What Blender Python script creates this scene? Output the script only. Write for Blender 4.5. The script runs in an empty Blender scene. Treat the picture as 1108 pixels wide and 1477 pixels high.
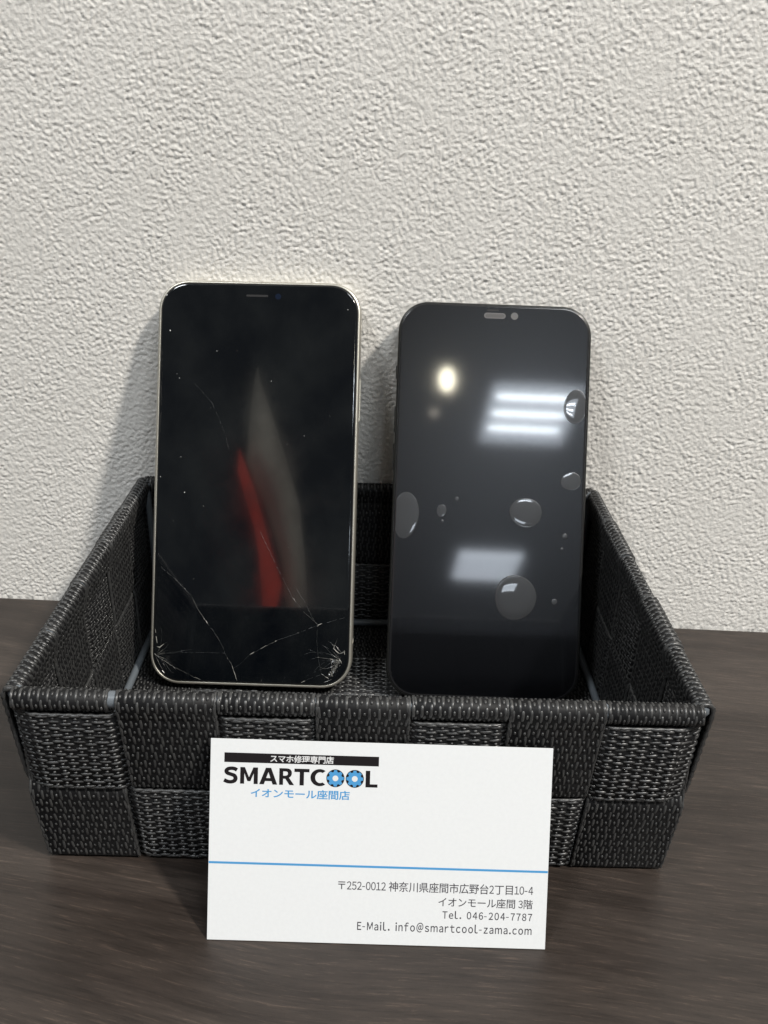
import bpy, bmesh, math, random
import numpy as np
from mathutils import Matrix, Vector

S = bpy.context.scene
COL = S.collection
rng = np.random.default_rng(7)
random.seed(7)

# ------------------------------------------------------------------ camera
F, PITCH, YAW, ROLL, CH = 1310.7, 0.42898, 0.02595, 0.03136, 0.20771
cam_d = bpy.data.cameras.new("camera")
cam = bpy.data.objects.new("camera", cam_d)
COL.objects.link(cam)
Rz = Matrix.Rotation(YAW, 3, 'Z')
c_, s_ = math.cos(PITCH), math.sin(PITCH)
right0, up0, fwd = Rz @ Vector((1, 0, 0)), Rz @ Vector((0, s_, c_)), Rz @ Vector((0, c_, -s_))
cr_, sr_ = math.cos(ROLL), math.sin(ROLL)
cright = right0 * cr_ + up0 * sr_
cup = -right0 * sr_ + up0 * cr_
M = Matrix.Identity(4)
for i in range(3):
    M[i][0], M[i][1], M[i][2] = cright[i], cup[i], -fwd[i]
M[2][3] = CH
cam.matrix_world = M
cam_d.sensor_fit = 'VERTICAL'
cam_d.sensor_height = 36.0
cam_d.lens = F / 1477.0 * 36.0
cam_d.clip_start, cam_d.clip_end = 0.01, 60.0
S.camera = cam

# ------------------------------------------------------------------ world + lamps
w = bpy.data.worlds.new("World")
S.world = w
w.use_nodes = True
bg = w.node_tree.nodes["Background"]
bg.inputs[0].default_value = (0.92, 0.97, 1.0, 1)
bg.inputs[1].default_value = 0.10

S.view_settings.view_transform = 'Standard'
S.view_settings.look = 'None'
S.view_settings.exposure = 0.0
S.view_settings.gamma = 1.0
S.view_settings.use_curve_mapping = False


def area(name, loc, size, power, color, shape='RECTANGLE', size_y=None, target=None):
    d = bpy.data.lights.new(name, 'AREA')
    d.shape = shape
    d.size = size
    if size_y:
        d.size_y = size_y
    d.energy = power
    d.color = color
    o = bpy.data.objects.new(name, d)
    COL.objects.link(o)
    o.location = loc
    if target is not None:
        o.rotation_euler = (Vector(target) - Vector(loc)).to_track_quat('-Z', 'Y').to_euler()
    return o


CEIL = 2.6
# the spot that throws the wall shadows, up on the right
area("ceiling_spot", (1.60, -0.86, 2.45), 0.24, 108, (1.0, 0.95, 0.875), 'DISK', target=(0, 0.3, 0.05))
# ceiling panels: first two unseen, added for fill; others mirrored in the right phone
area("ceiling_or_fill_panel", (-1.25, -1.10, CEIL), 0.6, 49, (0.93, 0.97, 1.0), 'SQUARE')
area("ceiling_or_fill_panel", (0.90, -1.10, CEIL), 0.6, 34, (0.93, 0.97, 1.0), 'SQUARE')
area("ceiling_or_fill_panel", (0.87, -3.79, CEIL), 0.50, 10.0, (0.80, 0.89, 1.0), 'RECTANGLE', 0.66)
for yt in (-3.57, -3.745, -3.91):
    area("ceiling_tube", (0.855, yt, CEIL - 0.02), 0.41, 4.6, (0.85, 0.93, 1.0), 'RECTANGLE', 0.05)
area("ceiling_or_fill_panel", (0.94, -6.1, CEIL), 0.50, 14.0, (0.80, 0.89, 1.0), 'RECTANGLE', 0.62)
for yt in (-5.85, -6.33):
    area("ceiling_tube", (0.94, yt, CEIL - 0.02), 0.48, 0.8, (0.85, 0.93, 1.0), 'RECTANGLE', 0.07)
area("ceiling_downlight", (0.37, -3.46, CEIL), 0.085, 1.9, (1.0, 0.93, 0.72), 'ELLIPSE', 0.13, target=(0.04, 0.3, 0.1))
area("ceiling_downlight", (0.33, -3.80, CEIL), 0.05, 0.06, (1.0, 0.90, 0.75), 'DISK', target=(0.04, 0.3, 0.1))


# ------------------------------------------------------------------ materials
def mat(name):
    m = bpy.data.materials.new(name)
    m.use_nodes = True
    nt = m.node_tree
    return m, nt, nt.nodes["Principled BSDF"]


def N(nt, typ, **kw):
    n = nt.nodes.new(typ)
    for k, v in kw.items():
        setattr(n, k, v)
    return n


def ramp(nt, stops):
    n = nt.nodes.new('ShaderNodeValToRGB')
    cr = n.color_ramp
    while len(cr.elements) < len(stops):
        cr.elements.new(0.5)
    for e, (p, c) in zip(cr.elements, stops):
        e.position = p
        e.color = c if len(c) == 4 else (*c, 1)
    return n


def simple(name, col, rough, metallic=0.0, spec=0.5, coat=0.0, coat_rough=0.03):
    m, nt, b = mat(name)
    b.inputs["Base Color"].default_value = (*col, 1)
    b.inputs["Roughness"].default_value = rough
    b.inputs["Metallic"].default_value = metallic
    b.inputs["Specular IOR Level"].default_value = spec
    b.inputs["Coat Weight"].default_value = coat
    b.inputs["Coat Roughness"].default_value = coat_rough
    return m


def noise(nt, vec, scale, detail=4, rough=0.5):
    n = N(nt, 'ShaderNodeTexNoise')
    n.inputs["Scale"].default_value = scale
    n.inputs["Detail"].default_value = detail
    n.inputs["Roughness"].default_value = rough
    nt.links.new(vec, n.inputs["Vector"])
    return n


def mapping(nt, coord, scale=(1, 1, 1), rot=(0, 0, 0)):
    tc = N(nt, 'ShaderNodeTexCoord')
    mp = N(nt, 'ShaderNodeMapping')
    mp.inputs["Scale"].default_value = scale
    mp.inputs["Rotation"].default_value = rot
    nt.links.new(tc.outputs[coord], mp.inputs["Vector"])
    return mp.outputs[0]


# wallpaper
M_WALL, nt, b = mat("embossed_wallpaper")
b.inputs["Roughness"].default_value = 0.62
b.inputs["Specular IOR Level"].default_value = 0.35
v = mapping(nt, 'Object')
n1 = noise(nt, v, 14, 3)
cr = ramp(nt, [(0.3, (0.645, 0.625, 0.588)), (0.7, (0.676, 0.657, 0.622))])
nt.links.new(n1.outputs[0], cr.inputs[0])
nt.links.new(cr.outputs[0], b.inputs["Base Color"])
n2 = noise(nt, v, 820, 5, 0.62)
bp0 = N(nt, 'ShaderNodeBump')
bp0.inputs["Strength"].default_value = 0.85
bp0.inputs["Distance"].default_value = 0.00042
nt.links.new(n2.outputs[0], bp0.inputs["Height"])
# beyond the finely meshed part the same relief goes on as bump
sx_ = N(nt, 'ShaderNodeSeparateXYZ')
nt.links.new(v, sx_.inputs[0])


def mth(op, a_, b_=None):
    n_ = N(nt, 'ShaderNodeMath', operation=op)
    for i_, q_ in enumerate((a_, b_)):
        if q_ is None:
            continue
        if isinstance(q_, (int, float)):
            n_.inputs[i_].default_value = q_
        else:
            nt.links.new(q_, n_.inputs[i_])
    return n_.outputs[0]


out_ = mth('MAXIMUM', mth('GREATER_THAN', mth('ABSOLUTE', sx_.outputs[0]), 0.212), mth('GREATER_THAN', sx_.outputs[2], 0.280))
n3 = noise(nt, v, 420, 2, 0.5)
rl = ramp(nt, [(0.36, (0, 0, 0)), (0.62, (1, 1, 1))])
nt.links.new(n3.outputs[0], rl.inputs[0])
bp = N(nt, 'ShaderNodeBump')
bp.inputs["Distance"].default_value = 0.0006
nt.links.new(out_, bp.inputs["Strength"])
nt.links.new(rl.outputs[0], bp.inputs["Height"])
nt.links.new(bp0.outputs[0], bp.inputs["Normal"])
nt.links.new(bp.outputs[0], b.inputs["Normal"])

# table laminate
M_TABLE, nt, b = mat("dark_wood_laminate")
vg = mapping(nt, 'Object', (1, 1, 1), (0, 0, math.radians(5)))
vw = noise(nt, vg, 5.0, 1)
mixv = N(nt, 'ShaderNodeMix', data_type='VECTOR')
mixv.inputs["Factor"].default_value = 0.05
nt.links.new(vg, mixv.inputs[4])
nt.links.new(vw.outputs["Color"], mixv.inputs[5])


def stretched(scale, detail, rough=0.6):
    mp_ = N(nt, 'ShaderNodeMapping')
    mp_.inputs["Scale"].default_value = scale
    nt.links.new(mixv.outputs[1], mp_.inputs[0])
    return noise(nt, mp_.outputs[0], 1.0, detail, rough)


fig = stretched((3.0, 24, 1), 4, 0.6)          # broad cathedral figure
grain = stretched((48, 620, 1), 4, 0.6)        # annual lines
pore = stretched((85, 1500, 1), 6, 0.72)       # short pale fibres
rf = ramp(nt, [(0.30, (0.0155, 0.0112, 0.009)), (0.43, (0.033, 0.025, 0.0205)), (0.50, (0.024, 0.0178, 0.0146)), (0.60, (0.042, 0.0325, 0.027)), (0.78, (0.056, 0.044, 0.037))])
nt.links.new(fig.outputs[0], rf.inputs[0])
rg = ramp(nt, [(0.34, (0.78, 0.78, 0.77)), (0.52, (1, 1, 1)), (0.68, (1.22, 1.21, 1.19))])
nt.links.new(grain.outputs[0], rg.inputs[0])
rp = ramp(nt, [(0.36, (0.62, 0.62, 0.62)), (0.44, (0.92, 0.92, 0.92)), (0.575, (1.0, 1.0, 1.0)), (0.61, (1.7, 1.64, 1.58))])
nt.links.new(pore.outputs[0], rp.inputs[0])
m1 = N(nt, 'ShaderNodeMix', data_type='RGBA', blend_type='MULTIPLY')
m1.inputs["Factor"].default_value = 1.0
nt.links.new(rf.outputs[0], m1.inputs[6]); nt.links.new(rg.outputs[0], m1.inputs[7])
m2 = N(nt, 'ShaderNodeMix', data_type='RGBA', blend_type='MULTIPLY')
m2.inputs["Factor"].default_value = 1.0
nt.links.new(m1.outputs[2], m2.inputs[6]); nt.links.new(rp.outputs[0], m2.inputs[7])
nt.links.new(m2.outputs[2], b.inputs["Base Color"])
rr = N(nt, 'ShaderNodeMapRange')
rr.inputs["To Min"].default_value = 0.30
rr.inputs["To Max"].default_value = 0.50
nt.links.new(grain.outputs[0], rr.inputs[0])
nt.links.new(rr.outputs[0], b.inputs["Roughness"])
bp = N(nt, 'ShaderNodeBump')
bp.inputs["Strength"].default_value = 0.5
bp.inputs["Distance"].default_value = 0.00010
nt.links.new(pore.outputs[0], bp.inputs["Height"])
nt.links.new(bp.outputs[0], b.inputs["Normal"])

# webbing
M_YARN, nt, b = mat("charcoal_webbing")
v = mapping(nt, 'Object')
n1 = noise(nt, v, 420, 3)
cr = ramp(nt, [(0.3, (0.021, 0.021, 0.0215)), (0.72, (0.050, 0.050, 0.049))])
nt.links.new(n1.outputs[0], cr.inputs[0])
nt.links.new(cr.outputs[0], b.inputs["Base Color"])
n2 = noise(nt, v, 900, 2)
rr = N(nt, 'ShaderNodeMapRange')
rr.inputs["To Min"].default_value = 0.28
rr.inputs["To Max"].default_value = 0.50
nt.links.new(n2.outputs[0], rr.inputs[0])
nt.links.new(rr.outputs[0], b.inputs["Roughness"])
b.inputs["Specular IOR Level"].default_value = 0.62
M_SHEET = simple("webbing_ground", (0.006, 0.006, 0.0065), 0.6, spec=0.25)
M_TUBE = simple("grey_plastic_tube", (0.115, 0.13, 0.145), 0.42)


# ------------------------------------------------------------------ mesh helpers
def link(name, me, parent=None, mats=()):
    o = bpy.data.objects.new(name, me)
    COL.objects.link(o)
    for m in mats:
        me.materials.append(m)
    if parent:
        o.parent = parent
    return o


def mesh_np(name, V, quads=None, tris=None, midx=None, smooth=True):
    me = bpy.data.meshes.new(name)
    V = np.asarray(V, np.float32).reshape(-1, 3)
    q = np.zeros((0, 4), np.int32) if quads is None else np.asarray(quads, np.int32).reshape(-1, 4)
    t = np.zeros((0, 3), np.int32) if tris is None else np.asarray(tris, np.int32).reshape(-1, 3)
    me.vertices.add(len(V))
    me.vertices.foreach_set("co", V.ravel())
    nl = q.size + t.size
    me.loops.add(nl)
    me.loops.foreach_set("vertex_index", np.concatenate([q.ravel(), t.ravel()]))
    npoly = len(q) + len(t)
    me.polygons.add(npoly)
    st = np.concatenate([np.arange(len(q)) * 4, q.size + np.arange(len(t)) * 3]).astype(np.int32)
    me.polygons.foreach_set("loop_start", st)
    me.polygons.foreach_set("use_smooth", np.full(npoly, smooth, bool))
    if midx is not None:
        me.polygons.foreach_set("material_index", np.asarray(midx, np.int32))
    me.update(calc_edges=True)
    me.validate()
    return me


def empty(name, mw, label, cat, group=None):
    o = bpy.data.objects.new(name, None)
    COL.objects.link(o)
    o.empty_display_size = 0.02
    o.matrix_world = mw
    o["label"] = label
    o["category"] = cat
    if group:
        o["group"] = group
    return o


def tube(pts, r, closed=False, seg=10):
    """tube mesh data round a polyline"""
    P = np.asarray(pts, float)
    n = len(P)
    if closed:
        T = np.roll(P, -1, 0) - np.roll(P, 1, 0)
    else:
        T = np.gradient(P, axis=0)
    T /= np.linalg.norm(T, axis=1)[:, None]
    ref = np.array([0.31, 0.17, 0.93])
    A = np.cross(T, ref); A /= np.linalg.norm(A, axis=1)[:, None]
    Bv = np.cross(T, A)
    th = np.linspace(0, 2 * np.pi, seg, endpoint=False)
    V = P[:, None] + r * (np.cos(th)[None, :, None] * A[:, None] + np.sin(th)[None, :, None] * Bv[:, None])
    Q = []
    for i in range(n if closed else n - 1):
        j = (i + 1) % n
        for k in range(seg):
            l = (k + 1) % seg
            Q.append((i * seg + k, i * seg + l, j * seg + l, j * seg + k))
    return V.reshape(-1, 3), np.array(Q)


# ------------------------------------------------------------------ wall (real relief)
WY = 0.3468


def field(n, step, lo, hi, seed):
    """band limited random field, wavelengths lo..hi (metres)"""
    g = np.random.default_rng(seed)
    f = np.fft.fftfreq(n, step)
    k = np.sqrt(f[:, None] ** 2 + f[None] ** 2)
    band = ((k > 1 / hi) & (k < 1 / lo)).astype(float)
    band *= np.exp(-((k * lo) ** 2))
    r = np.fft.ifft2(np.fft.fft2(g.standard_normal((n, n))) * band).real
    return r / r.std()


def build_wall():
    n, st = 1024, 0.00048
    a = field(n, st, 0.0008, 0.0030, 1)
    bb = field(n, st, 0.0015, 0.0085, 2)
    c = field(n, st, 0.016, 0.12, 3)
    rough_mask = 1 / (1 + np.exp(-(c * 1.3 + 0.9)))
    ridge = 1 - np.abs(np.tanh(field(n, st, 0.0014, 0.007, 5) * 1.2))
    h = 0.72 * np.tanh(1.15 * a) * (0.40 + 0.60 * rough_mask) + 0.50 * np.tanh(1.1 * bb) * (0.55 + 0.45 * rough_mask) - 0.45 * ridge ** 3
    h *= 0.00028
    fx = np.arange(-0.212, 0.2121, st)
    fz = np.arange(0.0, 0.2801, st)

    def ext(edge, lim, sgn):
        out, p, d = [], edge, st
        while p < lim:
            d = min(d * 1.35, 0.04)
            p += d
            out.append(sgn * p)
        return out
    xs = np.array(sorted(ext(0.212, 0.85, -1)) + list(fx) + ext(0.212, 0.85, 1))
    zs = np.array([-0.03, -0.012] + list(fz) + ext(0.280, 1.0, 1))
    ix = np.round((xs + 0.2200) / st).astype(int) % n
    iz = np.round((zs + 0.05) / st).astype(int) % n
    H = h[iz][:, ix]
    H = H * np.where(np.abs(xs) > 0.2125, 0.3, 1)[None] * np.where(zs > 0.2805, 0.3, 1)[:, None]
    X, Z = np.meshgrid(xs, zs)
    V = np.stack([X, WY - H, Z], -1)
    nz, nx = X.shape
    idx = np.arange(nz * nx).reshape(nz, nx)
    Q = np.stack([idx[:-1, :-1], idx[:-1, 1:], idx[1:, 1:], idx[1:, :-1]], -1).reshape(-1, 4)
    o = link("wall", mesh_np("wall", V, Q), None, [M_WALL])
    o["kind"] = "structure"


build_wall()

# ------------------------------------------------------------------ table top
bm = bmesh.new()
bmesh.ops.create_cube(bm, size=1.0, matrix=Matrix.Translation((0, -0.0277, -0.015)) @ Matrix.Diagonal((1.6, 0.745, 0.03, 1)))
bmesh.ops.bevel(bm, geom=[e for e in bm.edges if all(v.co.y < 0 for v in e.verts)], offset=0.002, segments=2, affect='EDGES')
me = bpy.data.meshes.new("table_top"); bm.to_mesh(me); bm.free()
tt = link("table_top", me, None, [M_TABLE])
tt["kind"] = "structure"

# ------------------------------------------------------------------ basket of woven webbing
BW, BD, BH = 0.1892, 0.1507, 0.0646
INX, INY = 0.0026, 0.0089
RR = 0.0030               # rim roll radius
basket = empty("storage_basket", Matrix.Translation((-0.01266, 0.26858, 0)) @ Matrix.Rotation(0.03714, 4, 'Z'),
               "charcoal woven webbing tray basket holding both phones against the wall", "basket")

TH = 0.0009


class Path:
    def __init__(self, P, Nn, B, ws=None):
        self.P = np.asarray(P, float); self.N = np.asarray(Nn, float)
        self.B = np.asarray(B, float)
        if self.B.ndim == 1:
            self.B = np.tile(self.B, (len(self.P), 1))
        if ws is not None:
            self.B = self.B * np.asarray(ws)[:, None]
        d = np.linalg.norm(np.diff(self.P, axis=0), axis=1)
        self.s = np.concatenate([[0], np.cumsum(d)])
        self.L = self.s[-1]

    def at(self, u, v, h):
        u = np.clip(u, 0, self.L)
        p = np.stack([np.interp(u, self.s, self.P[:, i]) for i in range(3)], -1)
        n = np.stack([np.interp(u, self.s, self.N[:, i]) for i in range(3)], -1)
        n /= np.linalg.norm(n, axis=-1, keepdims=True)
        bb = np.stack([np.interp(u, self.s, self.B[:, i]) for i in range(3)], -1)
        return p + v[..., None] * bb + h[..., None] * n


# yarn templates: (u, v, h) in metres, half shells
def dash_template():
    L, Wd, Hh = 0.00178, 0.00043, 0.00052
    us = np.array([-1, -0.78, -0.3, 0.3, 0.78, 1])
    hs = np.array([0.0, 0.62, 0.95, 0.95, 0.62, 0.0])
    ws = np.array([0.45, 0.9, 1.0, 1.0, 0.9, 0.45])
    th = np.array([0, 0.95, np.pi - 0.95, np.pi])
    T = []
    for u_, h_, w_ in zip(us, hs, ws):
        for t in th:
            T.append((u_ * L, -math.cos(t) * Wd * w_, math.sin(t) * Hh * h_ - 0.00012))
    Q = []
    for i in range(5):
        for k in range(3):
            Q.append((i * 4 + k, (i + 1) * 4 + k, (i + 1) * 4 + k + 1, i * 4 + k + 1))
    return np.array(T), np.array(Q)


def dot_template():
    T = []
    for r, h in ((1.0, -0.15), (0.80, 0.62), (0.30, 0.97)):
        for k in range(6):
            a = k * math.pi / 3
            T.append((math.cos(a) * r * 0.00060, math.sin(a) * r * 0.00040, h * 0.00042))
    Q = []
    for i in range(2):
        for k in range(6):
            l = (k + 1) % 6
            Q.append((i * 6 + k, i * 6 + l, (i + 1) * 6 + l, (i + 1) * 6 + k))
    Q.append((12, 13, 14, 15)); Q.append((12, 15, 16, 17))
    return np.array(T), np.array(Q)


DASH, DOT = dash_template(), dot_template()
PU, PV = 0.0029, 0.00255


def strap(name, path, width, sides=(1, -1), seed=0, u_clip=None, dash_k=1.0, dot_k=1.0):
    g = np.random.default_rng(seed)
    Vs, Qs, Ms = [], [], []
    off = 0
    # ground sheet, a thin closed strip with rounded edges
    ns = max(6, int(path.L / 0.0014))
    u = np.linspace(0, path.L, ns)
    hw = width / 2
    prof = [(-hw, 0), (-hw + 0.0003, TH / 2), (hw - 0.0003, TH / 2), (hw, 0), (hw - 0.0003, -TH / 2), (-hw + 0.0003, -TH / 2)]
    np_ = len(prof)
    edge = g.standard_normal(ns) * 0.00007
    ring = []
    for (vv, hh) in prof:
        ring.append(path.at(u, np.full(ns, vv) + np.sign(vv) * edge, np.full(ns, hh)))
    V = np.stack(ring, 1)
    idx = np.arange(ns * np_).reshape(ns, np_)
    nx = np.roll(idx, -1, 1)
    Q = np.stack([idx[:-1], nx[:-1], nx[1:], idx[1:]], -1).reshape(-1, 4)
    Vs.append(V.reshape(-1, 3)); Qs.append(Q); Ms.append(np.zeros(len(Q), int)); off += ns * np_
    # selvedge cords along both edges
    for e_ in (-1, 1):
        nb = max(8, int(path.L / 0.00097))
        ub = np.linspace(0, path.L, nb)
        wob = 0.00009 * np.sin(ub * 2 * np.pi / PU + e_)
        th6 = np.linspace(0, 2 * np.pi, 6, endpoint=False)
        rads = 0.00040 * (1 + 0.28 * np.sin(ub * 2 * np.pi / (PU * 0.5)))
        rg_ = [path.at(ub, e_ * (hw - 0.00025) + wob + rads * math.cos(t), rads * 1.55 * math.sin(t)) for t in th6]
        V = np.stack(rg_, 1)
        idx = np.arange(nb * 6).reshape(nb, 6) + off
        nx = np.roll(idx, -1, 1)
        Q = np.stack([idx[:-1], nx[:-1], nx[1:], idx[1:]], -1).reshape(-1, 4)
        Vs.append(V.reshape(-1, 3)); Qs.append(Q); Ms.append(np.ones(len(Q), int)); off += nb * 6
    nrow = int(round((width - 0.0010) / PV))
    pv = (width - 0.0010) / nrow
    for sd in sides:
        lo, hi = u_clip.get(sd, (0, path.L)) if u_clip else (0, path.L)
        nu = int((hi - lo) / PU)
        U, Vr = np.meshgrid(lo + (np.arange(nu) + 0.5) * (hi - lo) / max(nu, 1), (np.arange(nrow + 1) - nrow / 2) * pv)
        par = np.where(np.arange(nu) % 2 == 0, 1, -1)[None] * np.ones((nrow + 1, 1))
        for (T, Qt), du, dv, cut, hk_ in ((DASH, 0.0, 0.0, 0, dash_k), (DOT, 0.0, 0.5 * pv, 1, dot_k)):
            u0 = (U + du)[: nrow + 1 - cut].ravel()
            v0 = (Vr + dv + par * 0.00036)[: nrow + 1 - cut].ravel()
            m = len(u0)
            if m == 0:
                continue
            u0 = u0 + g.standard_normal(m) * 0.00009
            v0 = v0 + g.standard_normal(m) * 0.00006
            v0 = np.clip(v0, -hw + 0.00042, hw - 0.00042)
            sc = 1 + g.standard_normal(m) * 0.10
            hs = 1 + g.standard_normal(m) * 0.16
            rot = g.standard_normal(m) * 0.05
            tu, tv, th = T[:, 0], T[:, 1], T[:, 2]
            uu = u0[:, None] + tu[None] * sc[:, None] - tv[None] * rot[:, None]
            vv = v0[:, None] + tv[None] + tu[None] * rot[:, None]
            hh = sd * (TH / 2 + th[None] * hs[:, None] * hk_ * (1.0 if sd > 0 else 0.55))
            W_ = path.at(uu, vv, hh)
            k = len(T)
            Qn = (np.arange(m) * k)[:, None, None] + Qt[None] + off
            if sd < 0:
                Qn = Qn[..., ::-1]
            Vs.append(W_.reshape(-1, 3)); Qs.append(Qn.reshape(-1, 4)); Ms.append(np.ones(m * len(Qt), int))
            off += m * k
    me = mesh_np(name, np.concatenate(Vs), np.concatenate(Qs), None, np.concatenate(Ms))
    return link(name, me, basket, [M_SHEET, M_YARN])


ROWS = [(0.0013, 0.0296), (0.0299, 0.0578)]
ZM = 0.5 * (ROWS[0][1] + ROWS[1][0])
LAY = 0.00120


def sm(x, wd=0.0016):
    return np.tanh(x / wd)


FRONT_COLS = [(.006, .152), (.163, .302), (.304, .438), (.440, .571), (.573, .707), (.709, .8435), (.846, .994)]
SIDE_COLS = [(.022 + k * .1922, .022 + (k + 1) * .1922 - .006) for k in range(5)]


def upright(face, lo, hi, over_top, seed):
    """one strap up a face and rolled over the rim; over_top: outside of the band in the top row"""
    half = BD / 2 if face in ('front', 'back') else BW / 2
    inset = INY if face in ('front', 'back') else INX
    zc = BH - RR
    z = np.linspace(0.0012, zc, 90)
    sgn = 1.0 if over_top else -1.0
    wave = LAY * sgn * sm(z - ZM)
    # merge to the roll at the very top
    k = np.clip((z - (zc - 0.0050)) / 0.0045, 0, 1)
    k = k * k * (3 - 2 * k)
    out = -0.0016 + wave - inset * (1 - z / BH)
    out = out * (1 - k) + (-0.0006) * k
    # soft belly
    rad = RR - 0.0006 + random.uniform(-0.00030, 0.00025)
    th = np.linspace(0, np.pi, 22)[1:]
    ro, rz_ = -RR + rad * np.cos(th), zc + rad * np.sin(th)
    zt = np.linspace(zc, zc - 0.0085, 12)[1:]
    to = -RR - rad + 0.0018 * (zc - zt) / 0.0085
    o_ = np.concatenate([out, ro, to]); zz = np.concatenate([z, rz_, zt])
    d = np.stack([np.gradient(o_), np.gradient(zz)], -1)
    d /= np.linalg.norm(d, axis=1)[:, None]
    no, nz = d[:, 1], -d[:, 0]
    length = BW if face in ('front', 'back') else BD
    kz = np.clip((zz - 0.030) / 0.026, 0, 1)
    kz = kz * kz * (3 - 2 * kz)
    lo_z = lo + kz * (0.013 if (lo < 0.007 and face in ('front', 'back')) else 0.0)
    hi_z = hi - kz * (0.014 if (hi > 0.993 and face in ('front', 'back')) else 0.0)
    c = (0.5 * (lo_z + hi_z) - 0.5) * length
    wd = (hi - lo) * length
    wz = (hi_z - lo_z) / (hi - lo)
    cross_in = INX if face in ('front', 'back') else INY
    ws = 1 - 2 * cross_in / length * (1 - np.clip(zz / BH, 0, 1))
    z0 = np.zeros_like(o_)
    if face == 'front':
        P = np.stack([c * ws, -(half + o_), zz], -1); Nn = np.stack([z0, -no, nz], -1); B = (1, 0, 0)
    elif face == 'back':
        P = np.stack([-c * ws, (half + o_), zz], -1); Nn = np.stack([z0, no, nz], -1); B = (-1, 0, 0)
    elif face == 'left':
        P = np.stack([-(half + o_), c * ws, zz], -1); Nn = np.stack([-no, z0, nz], -1); B = (0, -1, 0)
    else:
        P = np.stack([(half + o_), c * ws, zz], -1); Nn = np.stack([no, z0, nz], -1); B = (0, 1, 0)
    pth = Path(P, Nn, B, ws * wz)
    # inner yarns stop below the rim roll
    s_rim = pth.s[88]
    strap("upright_strap", pth, wd, (1, -1) if face != 'back' else (1, -1), seed, {-1: (0, s_rim - 0.003), 1: (s_rim - 0.008 if face == 'back' else 0, pth.L)}, 0.66, 0.58)


sd = 100
for face, cols, first in (('front', FRONT_COLS, False), ('back', FRONT_COLS, True), ('left', SIDE_COLS, True), ('right', SIDE_COLS, True)):
    for i, (lo, hi) in enumerate(cols):
        over = (i % 2 == 0) == first
        sd += 1
        upright(face, lo, hi, over, sd)


def band(row, seed):
    """one strap all round the basket"""
    z0, z1 = ROWS[row]
    zc = 0.5 * (z0 + z1)
    hx = BW / 2 - 0.0016 - INX * (1 - zc / BH)
    hy = BD / 2 - 0.0016 - INY * (1 - zc / BH)
    R = 0.0045
    pts, nrm, faces = [], [], []

    def seg(a, b_, n, nn, face):
        for t in np.linspace(0, 1, n, endpoint=False):
            p = np.array(a) * (1 - t) + np.array(b_) * t
            pts.append(p); nrm.append(nn); faces.append(face)

    def arc(cx, cy, a0):
        for t in np.linspace(0, 1, 9, endpoint=False):
            a = a0 + t * math.pi / 2
            pts.append(np.array((cx + R * math.cos(a), cy + R * math.sin(a)))); nrm.append((math.cos(a), math.sin(a))); faces.append(None)
    seg((-hx + R, -hy), (hx - R, -hy), 190, (0, -1), 'front')
    arc(hx - R, -hy + R, -math.pi / 2)
    seg((hx, -hy + R), (hx, hy - R), 140, (1, 0), 'right')
    arc(hx - R, hy - R, 0)
    seg((hx - R, hy), (-hx + R, hy), 190, (0, 1), 'back')
    arc(-hx + R, hy - R, math.pi / 2)
    seg((-hx, hy - R), (-hx, -hy + R), 140, (-1, 0), 'left')
    arc(-hx + R, -hy + R, math.pi)
    pts.append(pts[0] + np.array((1e-5, 0))); nrm.append(nrm[0]); faces.append('front')
    P = []
    for p, n_, f in zip(pts, nrm, faces):
        w_ = 0.0
        if f:
            cols = FRONT_COLS if f in ('front', 'back') else SIDE_COLS
            first = (f != 'front')
            length = (2 * hx + 0.0032) if f in ('front', 'back') else (2 * hy + 0.0032)
            t = (p[0] if f == 'front' else -p[0] if f == 'back' else p[1])
            edges = [((cols[i][1] + cols[i + 1][0]) / 2 - 0.5) * length for i in range(len(cols) - 1)]
            val = -1.0 if first else 1.0            # band is opposite to the upright (top row)
            for e in edges:
                k = 0.5 * (1 + math.tanh((t - e) / 0.0016))
                val = val * (1 - 2 * k)
            if row == 0:
                val = -val
            # flatten towards the corners
            dcorner = min(abs(t - (-length / 2)), abs(length / 2 - t))
            val *= min(1, max(0, (dcorner - 0.005) / 0.003))
            w_ = val * LAY
        P.append((p[0] + n_[0] * w_, p[1] + n_[1] * w_, zc))
    Nn = [(n_[0], n_[1], 0) for n_ in nrm]
    Bv = [(n_[0] * INX / BH, n_[1] * INY / BH, 1) for n_ in nrm]
    strap("band_strap", Path(P, Nn, Bv), z1 - z0, (1, -1), seed, None, 1.12, 1.0)


band(0, 900)
band(1, 901)

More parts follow.
